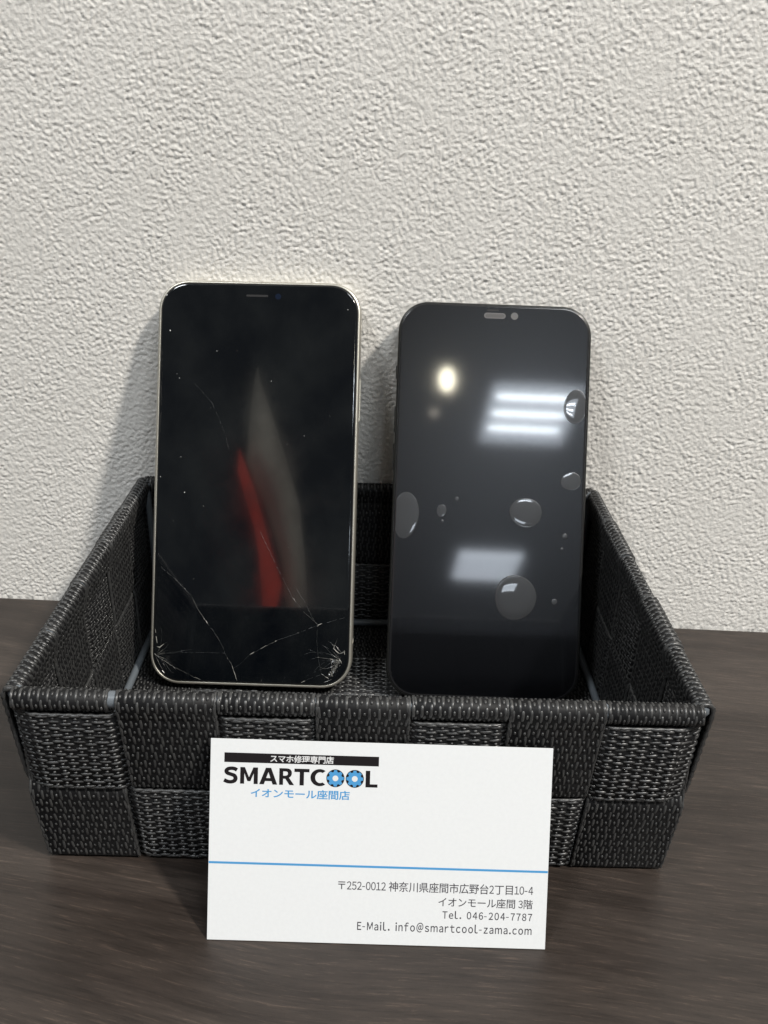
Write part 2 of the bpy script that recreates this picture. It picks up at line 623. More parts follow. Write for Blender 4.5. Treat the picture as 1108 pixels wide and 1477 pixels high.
# floor weave
fx0, fy0 = BW / 2 - INX - 0.003, BD / 2 - INY - 0.003
FSX, FSY = 1 - 2 * INX / BW, 1 - 2 * INY / BD
for i, (lo, hi) in enumerate(FRONT_COLS):
    c = (0.5 * (lo + hi) - 0.5) * BW * FSX
    y = np.linspace(-fy0, fy0, 120)
    wv = np.zeros_like(y) + (1.0 if i % 2 else -1.0)
    for k in range(4):
        e = ((SIDE_COLS[k][1] + SIDE_COLS[k + 1][0]) / 2 - 0.5) * BD * FSY
        wv = wv * (-sm(y - e, 0.002))
    P = np.stack([np.full_like(y, c), y, 0.0019 + 0.0006 * wv], -1)
    strap("floor_strap", Path(P, np.tile((0, 0, 1.0), (len(y), 1)), (1, 0, 0)), (hi - lo) * BW * FSX, (1,), 1000 + i)
for j, (lo, hi) in enumerate(SIDE_COLS):
    c = (0.5 * (lo + hi) - 0.5) * BD * FSY
    xx = np.linspace(-fx0, fx0, 160)
    wv = np.zeros_like(xx) + (-1.0 if j % 2 else 1.0)
    for k in range(6):
        e = ((FRONT_COLS[k][1] + FRONT_COLS[k + 1][0]) / 2 - 0.5) * BW
        wv = wv * (-sm(xx - e, 0.002))
    P = np.stack([xx, np.full_like(xx, c), 0.0019 + 0.0006 * wv], -1)
    strap("floor_strap", Path(P, np.tile((0, 0, 1.0), (len(xx), 1)), (0, 1, 0)), (hi - lo) * BD * FSY, (1,), 1050 + j)


# coated wire frame: rim ring, floor ring, four posts
def ring_pts(hx, hy, z, R=0.004):
    out = []
    for cx, cy, a0 in ((hx - R, -hy + R, -90), (hx - R, hy - R, 0), (-hx + R, hy - R, 90), (-hx + R, -hy + R, 180)):
        for t in np.linspace(0, 90, 7):
            a = math.radians(a0 + t)
            out.append((cx + R * math.cos(a), cy + R * math.sin(a), z))
    return out


def resample(pts, closed=True, step=0.004):
    P = np.array(pts + ([pts[0]] if closed else []), float)
    s = np.concatenate([[0], np.cumsum(np.linalg.norm(np.diff(P, axis=0), axis=1))])
    n = int(s[-1] / step)
    u = np.linspace(0, s[-1], n, endpoint=not closed)
    return np.stack([np.interp(u, s, P[:, i]) for i in range(3)], -1)


V, Q = tube(resample(ring_pts(BW / 2 - RR, BD / 2 - RR, BH - RR)), 0.0023, True)
link("rim_wire", mesh_np("rim_wire", V, Q), basket, [M_TUBE])
V, Q = tube(resample(ring_pts(BW / 2 - INX - 0.0046, BD / 2 - INY - 0.0042, 0.0046)), 0.0014, True)
link("floor_wire", mesh_np("floor_wire", V, Q), basket, [M_TUBE])
for sx in (-1, 1):
    for sy in (-1, 1):
        p0 = np.array((sx * (BW / 2 - INX - 0.0056), sy * (BD / 2 - INY - 0.0053), 0.0046))
        p1 = np.array((sx * (BW / 2 - 0.0046), sy * (BD / 2 - 0.0046), BH - RR))
        V, Q = tube([p0 * (1 - t) + p1 * t for t in np.linspace(0, 1, 8)], 0.0013)
        link("corner_wire", mesh_np("corner_wire", V, Q), basket, [M_TUBE])


# ------------------------------------------------------------------ phones
def outline(wd, ht, R, inset, n=12, pw=2.08):
    """rounded rectangle, x centred, z from 0; continuous-curvature corners"""
    r = max(R - inset, 0.0003)
    hx, hz = wd / 2 - inset, ht / 2 - inset
    out = []
    for cx, cz, a0 in ((hx - r, -hz + r, -90), (hx - r, hz - r, 0), (-hx + r, hz - r, 90), (-hx + r, -hz + r, 180)):
        for k in range(n + 1):
            a = math.radians(a0 + 90 * k / n)
            ca, sa = math.cos(a), math.sin(a)
            e = 2 / pw
            out.append((cx + r * math.copysign(abs(ca) ** e, ca), cz + r * math.copysign(abs(sa) ** e, sa) + ht / 2))
    return np.array(out)


def loft(name, wd, ht, R, rings, cap0=True, cap1=True):
    Vs, Q = [], []
    for ins, y in rings:
        o = outline(wd, ht, R, ins)
        Vs.append(np.stack([o[:, 0], np.full(len(o), y), o[:, 1]], -1))
    n = len(Vs[0])
    bm = bmesh.new()
    vv = [[bm.verts.new(p) for p in r] for r in Vs]
    for i in range(len(rings) - 1):
        for k in range(n):
            l = (k + 1) % n
            bm.faces.new((vv[i][k], vv[i + 1][k], vv[i + 1][l], vv[i][l]))
    if cap0:
        bm.faces.new(vv[0])
    if cap1:
        bm.faces.new(vv[-1][::-1])
    bmesh.ops.recalc_face_normals(bm, faces=bm.faces)
    me = bpy.data.meshes.new(name)
    bm.to_mesh(me)
    bm.free()
    for p in me.polygons:
        p.use_smooth = len(p.vertices) == 4
    return me


def phone_matrix(x, y, z, yaw, lean, roll, h):
    return (Matrix.Translation((x, y, z)) @ Matrix.Rotation(yaw, 4, 'Z') @ Matrix.Rotation(-lean, 4, 'X')
            @ Matrix.Translation((0, 0, h / 2)) @ Matrix.Rotation(roll, 4, 'Y') @ Matrix.Translation((0, 0, -h / 2)))


mm = 0.001
M_ALU = simple("warm_silver_aluminium", (0.52, 0.495, 0.43), 0.34, 0.78)
M_GASKET = simple("black_gasket", (0.004, 0.004, 0.004), 0.5)
M_BAND = simple("cream_antenna_plastic", (0.66, 0.62, 0.53), 0.45)
M_BACK = simple("white_back_glass", (0.75, 0.74, 0.70), 0.1)
M_GLASS, nt, b = mat("black_screen_glass")
v = mapping(nt, 'Object', (1, 1, 0.8), (0, 0.6, 0))
ns_ = noise(nt, v, 38, 4, 0.55)
cs_ = ramp(nt, [(0.40, (0.0016, 0.0022, 0.0032)), (0.70, (0.0068, 0.0078, 0.0085))])
nt.links.new(ns_.outputs[0], cs_.inputs[0])
nt.links.new(cs_.outputs[0], b.inputs["Base Color"])
n1 = noise(nt, v, 55, 5, 0.6)
cr = ramp(nt, [(0.42, (0.05, 0.05, 0.05)), (0.75, (0.115, 0.115, 0.115))])
nt.links.new(n1.outputs[0], cr.inputs[0])
nt.links.new(cr.outputs[0], b.inputs["Roughness"])
b.inputs["Coat Weight"].default_value = 0.25
b.inputs["Coat Roughness"].default_value = 0.02
b.inputs["Specular IOR Level"].default_value = 0.5
M_CRACK = simple("splintered_glass", (0.30, 0.29, 0.26), 0.25, spec=0.8)
M_SPLINTER = simple("glass_splinter", (0.11, 0.108, 0.10), 0.2, spec=0.9)
M_HAIR = simple("hairline_crack", (0.040, 0.042, 0.042), 0.3, spec=0.7)
M_DUST = simple("dust", (0.6, 0.6, 0.58), 0.8)
M_SLOT = simple("earpiece_mesh", (0.012, 0.011, 0.011), 0.5, spec=0.3)
M_LENS = simple("blue_lens", (0.006, 0.010, 0.022), 0.08)


def pill(name, x, z, w_, h_, y, m, parent, depth=0.0003):
    r = h_ / 2
    pts = []
    for cx, a0 in ((w_ / 2 - r, -90), (-w_ / 2 + r, 90)):
        for k in range(9):
            a = math.radians(a0 + 180 * k / 8)
            pts.append((cx + r * math.cos(a), r * math.sin(a)))
    bm = bmesh.new()
    f0 = [bm.verts.new((x + p[0], y, z + p[1])) for p in pts]
    f1 = [bm.verts.new((x + p[0], y + depth, z + p[1])) for p in pts]
    n = len(pts)
    bm.faces.new(f0); bm.faces.new(f1[::-1])
    for k in range(n):
        l = (k + 1) % n
        bm.faces.new((f0[k], f1[k], f1[l], f0[l]))
    bmesh.ops.recalc_face_normals(bm, faces=bm.faces)
    me = bpy.data.meshes.new(name); bm.to_mesh(me); bm.free()
    return link(name, me, parent, [m])


def box(name, x0, x1, y0, y1, z0, z1, m, parent, bev=0.0002):
    bm = bmesh.new()
    bmesh.ops.create_cube(bm, size=1, matrix=Matrix.Translation(((x0 + x1) / 2, (y0 + y1) / 2, (z0 + z1) / 2)) @ Matrix.Diagonal((x1 - x0, y1 - y0, z1 - z0, 1)))
    bmesh.ops.bevel(bm, geom=bm.edges[:], offset=bev, segments=2, affect='EDGES')
    me = bpy.data.meshes.new(name); bm.to_mesh(me); bm.free()
    return link(name, me, parent, [m])


def ribbon(name, pts, w0, y, m, parent, seed, jitter=0.12, gap=0.0):
    """thin raised sliver along a polyline, uneven width, slightly broken"""
    g = random.Random(seed)
    P = np.array(pts, float) * mm
    s = np.concatenate([[0], np.cumsum(np.linalg.norm(np.diff(P, axis=0), axis=1))])
    n = max(4, int(s[-1] / 0.0009))
    u = np.linspace(0, s[-1], n)
    X = np.interp(u, s, P[:, 0]); Z = np.interp(u, s, P[:, 1])
    X = X + np.array([g.gauss(0, jitter) for _ in u]) * mm
    Z = Z + np.array([g.gauss(0, jitter) for _ in u]) * mm
    T = np.stack([np.gradient(X), np.gradient(Z)], -1); T /= np.linalg.norm(T, axis=1)[:, None] + 1e-12
    bm = bmesh.new()
    rows = []
    for i in range(n):
        ww = w0 * mm * g.uniform(0.35, 1.3) * (0.35 if i in (0, n - 1) else 1)
        nx, nz = -T[i, 1] * ww / 2, T[i, 0] * ww / 2
        rows.append([bm.verts.new((X[i] + nx, y - 0.00001, Z[i] + nz)), bm.verts.new((X[i], y - 0.00001 - ww * g.uniform(0.15, 0.5), Z[i])), bm.verts.new((X[i] - nx, y - 0.00001, Z[i] - nz))])
    for i in range(n - 1):
        if g.random() < gap:
            continue
        a, c = rows[i], rows[i + 1]
        bm.faces.new((a[0], c[0], c[1], a[1])); bm.faces.new((a[1], c[1], c[2], a[2])); bm.faces.new((a[0], a[2], c[2], c[0]))
    bmesh.ops.delete(bm, geom=[v_ for v_ in bm.verts if not v_.link_faces], context='VERTS')
    bmesh.ops.recalc_face_normals(bm, faces=bm.faces)
    me = bpy.data.meshes.new(name); bm.to_mesh(me); bm.free()
    return link(name, me, parent, [m])


# --- left phone, silver, cracked
W1, H1, T1 = 0.0757, 0.1509, 0.0083
P1 = empty("smartphone", phone_matrix(-0.05641, 0.27886, 0.0063, -0.00098, 0.42163, -0.01488, H1),
           "silver-edged smartphone with cracked black screen, left in the basket", "smartphone", "smartphones in the basket")
RC = 0.0116
link("frame", loft("frame", W1, H1, RC, [(1.20 * mm, 0.9 * mm), (1.14 * mm, 0.22 * mm), (1.00 * mm, 0.12 * mm), (0.55 * mm, 0.26 * mm), (0.20 * mm, 0.55 * mm), (0.04 * mm, 1.2 * mm), (0, 2.4 * mm), (0, 5.2 * mm),
                                         (0.1 * mm, 6.5 * mm), (0.5 * mm, 7.4 * mm), (1.2 * mm, 8.05 * mm), (2.2 * mm, 8.25 * mm)], False, False), P1, [M_ALU])
link("gasket", loft("gasket", W1, H1, RC, [(1.19 * mm, 0.75 * mm), (1.12 * mm, 0.26 * mm), (1.9 * mm, 0.25 * mm)], False, False), P1, [M_GASKET])
link("back_panel", loft("back_panel", W1, H1, RC, [(2.1 * mm, 7.6 * mm), (2.15 * mm, 8.2 * mm), (3.0 * mm, 8.32 * mm)]), P1, [M_BACK])
glass = link("screen_glass", loft("screen_glass", W1, H1, RC, [(1.40 * mm, 1.0 * mm), (1.38 * mm, 0.30 * mm), (1.46 * mm, 0.06 * mm), (1.75 * mm, -0.07 * mm), (2.2 * mm, -0.10 * mm)]), P1, [M_GLASS])
YG = -0.10 * mm
pill("earpiece", -0.98 * mm, 145.4 * mm, 8.2 * mm, 0.75 * mm, YG - 0.02 * mm, M_SLOT, glass)
pill("front_camera", 6.84 * mm, 145.27 * mm, 2.2 * mm, 2.2 * mm, YG - 0.02 * mm, M_LENS, glass)
box("side_button", W1 / 2 - 0.2 * mm, W1 / 2 + 0.32 * mm, 3.2 * mm, 5.2 * mm, 100.0 * mm, 115.8 * mm, M_ALU, P1)
for z0 in (17.0, 134.6):
    box("antenna_band", W1 / 2 - 0.3 * mm, W1 / 2 + 0.03 * mm, 1.9 * mm, 6.4 * mm, z0 * mm, (z0 + 1.3) * mm, M_BAND, P1, 0.00002)
for z0, z1 in ((128, 133), (109, 118), (96, 105)):
    box("side_button", -W1 / 2 - 0.35 * mm, -W1 / 2 + 0.2 * mm, 3.2 * mm, 5.2 * mm, z0 * mm, z1 * mm, M_ALU, P1)

CR = [
    ([(-34.32, 43.58), (-29.07, 39.51), (-22.49, 32.95)], .07, M_HAIR),
    ([(-22.49, 32.95), (-20.24, 28.37), (-17.14, 24.25)], .10, M_SPLINTER),
    ([(-17.14, 24.25), (-16.2, 23.0)], .22, M_CRACK),
    ([(-16.2, 23.0), (-14.5, 20.96), (-11.39, 16.41), (-8.68, 10.59)], .06, M_HAIR),
    ([(-8.68, 10.59), (-8.2, 9.9)], .16, M_SPLINTER),
    ([(-8.2, 9.9), (-6.9, 8.0)], .06, M_HAIR),
    ([(-6.9, 8.0), (-5.9, 5.4), (-4.62, 1.9)], .16, M_CRACK),
    ([(-6.4, 6.6), (-3.9, 8.2), (-0.4, 11.8)], .05, M_HAIR),
    ([(-0.21, 11.91), (1.6, 13.0)], .16, M_CRACK),
    ([(1.6, 13.0), (3.8, 14.3)], .06, M_HAIR),
    ([(3.8, 14.3), (5.23, 15.14), (6.4, 15.7)], .20, M_CRACK),
    ([(6.4, 15.7), (9.0, 17.1)], .09, M_SPLINTER),
    ([(9.0, 17.1), (9.82, 17.58)], .20, M_CRACK),
    ([(9.82, 17.58), (17.78, 20.64), (24.88, 23.74)], .07, M_HAIR),
    ([(17.4, 20.4), (18.4, 20.9)], .14, M_SPLINTER),
    ([(24.7, 23.3), (25.2, 23.9), (26.5, 24.4)], .24, M_CRACK),
    ([(26.14, 24.16), (28.93, 24.96), (31.71, 25.87), (34.9, 26.85)], .06, M_HAIR),
    ([(24.88, 23.74), (19.69, 28.44), (15.33, 33.35), (12.21, 39.14), (7.76, 47.41), (2.39, 58.19)], .075, M_HAIR),
    ([(24.4, 24.2), (22.7, 26.44), (20.02, 31.82), (15.62, 38.4)], .06, M_HAIR),
    # lower left fan
    ([(-33.2, 9.3), (-31.27, 8.08), (-29.4, 7.0)], .10, M_CRACK),
    ([(-29.4, 7.0), (-25.19, 4.91), (-22.5, 3.7)], .08, M_SPLINTER),
    ([(-22.5, 3.7), (-18.6, 2.0)], .13, M_CRACK),
    ([(-35.9, 20.4), (-35.5, 17.6), (-35.0, 15.2)], .24, M_CRACK),
    ([(-35.1, 13.9), (-34.2, 13.6), (-32.46, 14.9)], .42, M_CRACK),
    ([(-32.46, 14.9), (-31.0, 15.8)], .06, M_HAIR),
    ([(-35.6, 11.0), (-33.0, 11.9), (-30.8, 12.7)], .06, M_HAIR),
    ([(-35.6, 10.9), (-32.6, 11.2), (-28, 11.8), (-18, 12.3), (-8.7, 12.2)], .045, M_HAIR),
    ([(-36.0, 11.3), (-35.3, 10.6), (-34.6, 10.3)], .50, M_SPLINTER),
    ([(-35.4, 10.2), (-34.3, 8.0), (-33.2, 6.0), (-32.2, 4.6)], .12, M_SPLINTER),
    ([(-32.9, 5.0), (-32.0, 4.0)], .34, M_CRACK),
    ([(-33.6, 9.2), (-31.0, 5.4)], .05, M_HAIR),
    ([(-23.69, 112.63), (-16.68, 105.21), (-12.17, 95.22), (-8.46, 83.53)], .03, M_HAIR),
    # lower right corner
    ([(22.75, 11.08), (25.31, 11.76)], .06, M_HAIR),
    ([(25.0, 11.7), (25.7, 11.75)], .26, M_SPLINTER),
    ([(25.7, 11.7), (28.36, 11.4), (29.9, 11.2)], .10, M_SPLINTER),
    ([(29.6, 11.3), (31.4, 10.9), (33.06, 10.75)], .30, M_CRACK),
    ([(25.43, 11.65), (25.6, 9.78), (26.24, 7.7), (26.65, 5.62)], .08, M_HAIR),
    ([(26.65, 5.62), (28.08, 4.73)], .11, M_SPLINTER),
    ([(28.08, 4.73), (29.38, 3.96)], .34, M_CRACK),
    ([(32.36, 19.01), (31.82, 17.71), (31.26, 16.52)], .09, M_SPLINTER),
    ([(31.26, 16.52), (30.83, 15.34), (32.2, 14.2), (33.3, 13.3)], .30, M_CRACK),
    ([(31.38, 16.53), (32.7, 15.17), (34.15, 13.59)], .12, M_SPLINTER),
    ([(33.3, 13.3), (34.4, 13.9), (35.4, 14.2)], .40, M_SPLINTER),
    ([(34.9, 14.6), (35.2, 13.0)], .24, M_CRACK),
    ([(19.25, 2.1), (20.63, 2.82)], .26, M_CRACK),
    ([(20.63, 2.82), (23.17, 4.09), (26.65, 5.38)], .07, M_HAIR),
    ([(24.65, 23.29), (24.67, 17.92), (25.31, 11.76)], .055, M_HAIR),
    ([(26.23, 7.94), (28.0, 7.53), (29.4, 7.9)], .10, M_SPLINTER),
    ([(29.4, 7.9), (31.24, 8.82), (32.82, 10.74)], .16, M_SPLINTER),
    ([(30.01, 11.11), (30.53, 9.03), (30.36, 6.92), (30.17, 5.05)], .12, M_SPLINTER),
    ([(30.2, 5.1), (31.76, 6.97), (33.09, 9.59)], .14, M_SPLINTER),
    ([(33.03, 11.69), (33.6, 10.6), (34.1, 9.7)], .50, M_CRACK),
    ([(33.7, 12.1), (33.06, 10.75), (31.74, 7.67), (30.42, 4.9)], .11, M_SPLINTER),
    ([(27.6, 2.5), (29.2, 3.0), (30.6, 3.8)], .20, M_SPLINTER),
    ([(12.0, 2.0), (13.6, 4.6)], .05, M_HAIR), ([(4.2, 1.8), (4.4, 2.9)], .12, M_SPLINTER),
]
# fine fractures running out of the two impact points
gc = random.Random(11)
for (ix_, iz_), a0, a1, cnt in (((-35.4, 10.8), -50, 62, 9), ((33.4, 11.2), 112, 262, 13)):
    for k in range(cnt):
        a = math.radians(a0 + (a1 - a0) * (k + gc.uniform(0.1, 0.9)) / cnt)
        ln = gc.uniform(3.0, 13.0)
        p, pts, st_ = (ix_ + 0.6 * math.cos(a), iz_ + 0.6 * math.sin(a)), [], 0.0
        pts.append(p)
        while st_ < ln:
            a += gc.gauss(0, 0.16)
            q_ = (pts[-1][0] + 1.5 * math.cos(a), pts[-1][1] + 1.5 * math.sin(a))
            if abs(q_[0]) > 35.2 or q_[1] < 1.9 or (abs(q_[0]) > 29 and q_[1] < 4.0):
                break
            pts.append(q_)
            st_ += 1.5
        if len(pts) > 2:
            CR.append((pts[:3], gc.uniform(.07, .13), M_SPLINTER))
            CR.append((pts[2:] if len(pts) > 3 else pts, gc.uniform(.04, .06), M_HAIR))
for i, (pts, w0, m) in enumerate(CR):
    ribbon("crack", pts, w0, YG, m, glass, 50 + i, 0.05, 0.12 if m is M_HAIR else 0.03)
# loose splinters in the crushed corner: tilted flakes
g = random.Random(3)
bm = bmesh.new()
for k in range(90):
    t = g.random()
    cx, cz = 30.0 + 3.1 * t + g.gauss(0, .45), 4.9 + 5.8 * t + g.gauss(0, .5)
    a0 = g.uniform(0, 6.28)
    vs = []
    for q in range(3):
        a = a0 + q * 2.1 + g.gauss(0, .3)
        r = g.uniform(.08, .42)
        vs.append(bm.verts.new(((cx + r * math.cos(a)) * mm, YG - g.uniform(0.01, 0.16) * mm, (cz + r * math.sin(a)) * mm)))
    bm.faces.new(vs)
me = bpy.data.meshes.new("splinters"); bm.to_mesh(me); bm.free()
sp = link("splinters", me, glass, [M_SPLINTER]); sp["kind"] = "stuff"
# dust
bm = bmesh.new()
dust = [(-34.75, 144.98, .22), (-33.14, 131.8, .2), (-15.48, 124.57, .16), (-29.27, 114.2, .14), (5.14, 113.84, .14), (32.86, 140.96, .14), (-26.22, 71.68, .2), (-35.4, 77.34, .12), (17.92, 93.85, .1), (-27.92, 84.89, .1)]
for k in range(12):
    dust.append((g.uniform(-34, 34), g.uniform(4, 146), g.uniform(.04, .085)))
for x, z, r in dust:
    bmesh.ops.create_icosphere(bm, subdivisions=1, radius=r * mm, matrix=Matrix.Translation((x * mm, YG, z * mm)) @ Matrix.Rotation(g.uniform(0, 3), 4, 'Y') @ Matrix.Diagonal((g.uniform(.6, 1.6), .4, 1, 1)))
me = bpy.data.meshes.new("dust"); bm.to_mesh(me); bm.free()
du = link("dust", me, glass, [M_DUST]); du["kind"] = "stuff"

# --- right phone, graphite, matte film with bubbles
W2, H2, T2 = 0.0715, 0.1467, 0.0081
P2 = empty("smartphone", phone_matrix(0.0313, 0.2772, 0.0061, 0.02205, 0.43122, 0.00424, H2),
           "dark smartphone under a hazy bubbled screen film, right in the basket", "smartphone", "smartphones in the basket")
M_GRAPH = simple("graphite_steel", (0.022, 0.022, 0.021), 0.26, 0.5)
M_BLACK = simple("black_glass", (0.004, 0.004, 0.005), 0.06)
M_FILM, nt, b = mat("antiglare_film")
b.inputs["Base Color"].default_value = (0.0020, 0.0022, 0.0028, 1)
b.inputs["Roughness"].default_value = 0.055
b.inputs["Specular IOR Level"].default_value = 0.36
g1 = N(nt, 'ShaderNodeBsdfGlossy', distribution='BECKMANN')
g1.inputs["Color"].default_value = (0.019, 0.019, 0.0195, 1)
g1.inputs["Roughness"].default_value = 0.27
g2 = N(nt, 'ShaderNodeBsdfGlossy', distribution='BECKMANN')
g2.inputs["Color"].default_value = (0.0062, 0.0062, 0.0066, 1)
g2.inputs["Roughness"].default_value = 0.38
ad1, ad2 = N(nt, 'ShaderNodeAddShader'), N(nt, 'ShaderNodeAddShader')
nt.links.new(b.outputs[0], ad1.inputs[0]); nt.links.new(g1.outputs[0], ad1.inputs[1])
nt.links.new(ad1.outputs[0], ad2.inputs[0]); nt.links.new(g2.outputs[0], ad2.inputs[1])
nt.links.new(ad2.outputs[0], nt.nodes["Material Output"].inputs["Surface"])
M_FEDGE = simple("film_edge", (0.012, 0.012, 0.013), 0.18, spec=0.6)
M_BUB, nt, b = mat("trapped_air_bubble")
b.inputs["Base Color"].default_value = (0.019, 0.0195, 0.021, 1)
b.inputs["Roughness"].default_value = 0.34
b.inputs["Coat Weight"].default_value = 0.7
b.inputs["Coat Roughness"].default_value = 0.03
M_CUT = simple("film_cutout", (0.095, 0.09, 0.088), 0.4)

RC2 = 0.0114
link("frame", loft("frame", W2, H2, RC2, [(1.5 * mm, 1.2 * mm), (1.35 * mm, 0.45 * mm), (0.8 * mm, 0.30 * mm), (0.32 * mm, 0.55 * mm), (0.08 * mm, 1.2 * mm), (0, 2.4 * mm), (0, 5.4 * mm),
                                          (0.15 * mm, 6.7 * mm), (0.6 * mm, 7.5 * mm), (1.4 * mm, 8.0 * mm), (2.4 * mm, 8.1 * mm)], False, True), P2, [M_GRAPH])
scr = link("screen_glass", loft("screen_glass", W2, H2, RC2, [(1.55 * mm, 1.0 * mm), (1.5 * mm, 0.45 * mm), (1.8 * mm, 0.33 * mm)]), P2, [M_BLACK])
film = link("screen_film", loft("screen_film", W2, H2, RC2, [(1.00 * mm, 0.31 * mm), (0.95 * mm, 0.22 * mm), (1.00 * mm, 0.08 * mm), (1.30 * mm, -0.01 * mm), (1.7 * mm, -0.03 * mm)]), P2, [M_FILM, M_FEDGE])
for p in film.data.polygons:
    if len(p.vertices) == 4:
        p.material_index = 1
film["label"] = "hazy anti-glare film with air bubbles"
YF = -0.03 * mm
pill("earpiece_cutout", -0.38 * mm, 142.1 * mm, 8.0 * mm, 2.1 * mm, YF - 0.02 * mm, M_CUT, film)
pill("earpiece", -0.38 * mm, 142.1 * mm, 7.0 * mm, 1.3 * mm, YF - 0.05 * mm, simple("grey_speaker_mesh", (0.062, 0.058, 0.057), 0.55), film)
pill("camera_cutout", 6.88 * mm, 142.2 * mm, 2.7 * mm, 2.7 * mm, YF - 0.02 * mm, M_CUT, film)
pill("sensor_cutout", -1.1 * mm, 144.1 * mm, 4.4 * mm, 0.6 * mm, YF - 0.02 * mm, M_SLOT, film)
for z0, z1 in ((118, 123), (98, 108), (84, 94)):
    box("side_button", -W2 / 2 - 0.35 * mm, -W2 / 2 + 0.2 * mm, 3.0 * mm, 5.2 * mm, z0 * mm, z1 * mm, M_GRAPH, P2)
box("side_button", W2 / 2 - 0.2 * mm, W2 / 2 + 0.35 * mm, 3.0 * mm, 5.2 * mm, 92 * mm, 108 * mm, M_GRAPH, P2)


def bubble(x, z, rx, rz, hk, seed, rough_edge=0.05):
    g = random.Random(seed)
    n, nr = 44, 30
    ph = [g.uniform(0, 6.28) for _ in range(3)]
    bm = bmesh.new()
    rings = []
    for i in range(nr):
        q = 1 - (i / nr) ** 1.7
        row = []
        for k in range(n):
            a = 2 * math.pi * k / n
            wob = 1 + rough_edge * (0.6 * math.sin(2 * a + ph[0]) + 0.4 * math.sin(3 * a + ph[1]))
            px, pz = x + rx * q * wob * math.cos(a), z + rz * q * wob * math.sin(a)
            px = min(px, 34.2); px = max(px, -34.2)
            h = hk * min(rx, rz) * (0.45 * (1 - q ** 2) + 0.55 * (1 - q ** 7)) + min(0.030, 0.012 * min(rx, rz)) * math.exp(-((q - 0.955) / 0.022) ** 2) - 0.003
            row.append(bm.verts.new((px * mm, YF - h * mm, pz * mm)))
        rings.append(row)
    top = bm.verts.new((x * mm, YF - (hk * min(rx, rz)) * mm, z * mm))
    for i in range(nr - 1):
        for k in range(n):
            l = (k + 1) % n
            bm.faces.new((rings[i][k], rings[i][l], rings[i + 1][l], rings[i + 1][k]))
    for k in range(n):
        bm.faces.new((rings[-1][k], rings[-1][(k + 1) % n], top))
    bmesh.ops.remove_doubles(bm, verts=bm.verts[:], dist=1e-7)
    bmesh.ops.recalc_face_normals(bm, faces=bm.faces)
    me = bpy.data.meshes.new("air_bubble"); bm.to_mesh(me); bm.free()
    for p in me.polygons:
        p.use_smooth = True
    link("air_bubble", me, film, [M_BUB])


for i, (x, z, rx, rz, hk) in enumerate([(30.6, 109.55, 4.35, 6.3, .026), (29.91, 82.03, 3.7, 3.4, .018), (-30.6, 67.44, 4.9, 8.6, .022), (-17.37, 69.5, 1.79, 2.3, .025),
                                        (-11.88, 74.06, .77, .77, .12), (13.68, 69.88, 5.9, 5.6, .022), (10.99, 38.46, 7.9, 8.1, .024), (28.34, 61.7, 1.03, 1.02, .12),
                                        (27.49, 57.05, .51, .51, .15), (-16.96, 65.66, .51, .52, .15), (15.9, 65.6, .64, .64, .15), (25.4, 37.47, 1.03, 1.03, .05)]):
    bubble(x, z, rx, rz, hk, 20 + i)

# ------------------------------------------------------------------ business card
CW, CHT, CT = 0.091, 0.055, 0.00032
LEAN = 0.372
card = empty("business_card", Matrix.Translation((-0.00303, 0.17391, 0.0002)) @ Matrix.Rotation(0.02797, 4, 'Z') @ Matrix.Rotation(-LEAN, 4, 'X'),
             "white business card with blue line leaning on the basket front", "business card")
M_PAPER, nt, b = mat("card_stock")
b.inputs["Roughness"].default_value = 0.55
b.inputs["Specular IOR Level"].default_value = 0.3
v = mapping(nt, 'Object')
n1 = noise(nt, v, 900, 4, 0.7)
cr = ramp(nt, [(0.3, (0.64, 0.65, 0.655)), (0.7, (0.67, 0.68, 0.684))])
nt.links.new(n1.outputs[0], cr.inputs[0])
nt.links.new(cr.outputs[0], b.inputs["Base Color"])
M_INK = simple("black_ink", (0.009, 0.007, 0.008), 0.6, spec=0.2)
M_GREYINK = simple("grey_ink", (0.05, 0.046, 0.054), 0.6, spec=0.2)
M_BLUE = simple("blue_ink", (0.065, 0.265, 0.52), 0.6, spec=0.2)
M_WHITEINK = simple("white_print", (0.64, 0.64, 0.64), 0.55)
bm = bmesh.new()
bmesh.ops.create_cube(bm, size=1, matrix=Matrix.Translation((0, CT / 2, CHT / 2)) @ Matrix.Diagonal((CW, CT, CHT, 1)))
bmesh.ops.bevel(bm, geom=bm.edges[:], offset=0.00004, segments=1, affect='EDGES')
me = bpy.data.meshes.new("card_sheet"); bm.to_mesh(me); bm.free()
sheet = link("card_sheet", me, card, [M_PAPER])


def print_rect(name, x0, x1, z0, z1, m, lvl=1):
    y = -0.00003 * lvl
    V = [(x0 * mm, y, z0 * mm), (x1 * mm, y, z0 * mm), (x1 * mm, y, z1 * mm), (x0 * mm, y, z1 * mm)]
    return link(name, mesh_np(name, V, [(0, 1, 2, 3)], smooth=False), sheet, [m])


def text_mesh(body, bold=0.0, spacing=1.0):
    c = bpy.data.curves.new("t", 'FONT')
    c.body = body
    c.size = 1.0
    c.space_character = spacing
    c.offset = bold
    c.resolution_u = 5
    o = bpy.data.objects.new("t", c)
    COL.objects.link(o)
    dg = bpy.context.evaluated_depsgraph_get()
    me = bpy.data.meshes.new_from_object(o.evaluated_get(dg))
    bpy.data.objects.remove(o)
    bpy.data.curves.remove(c)
    return me


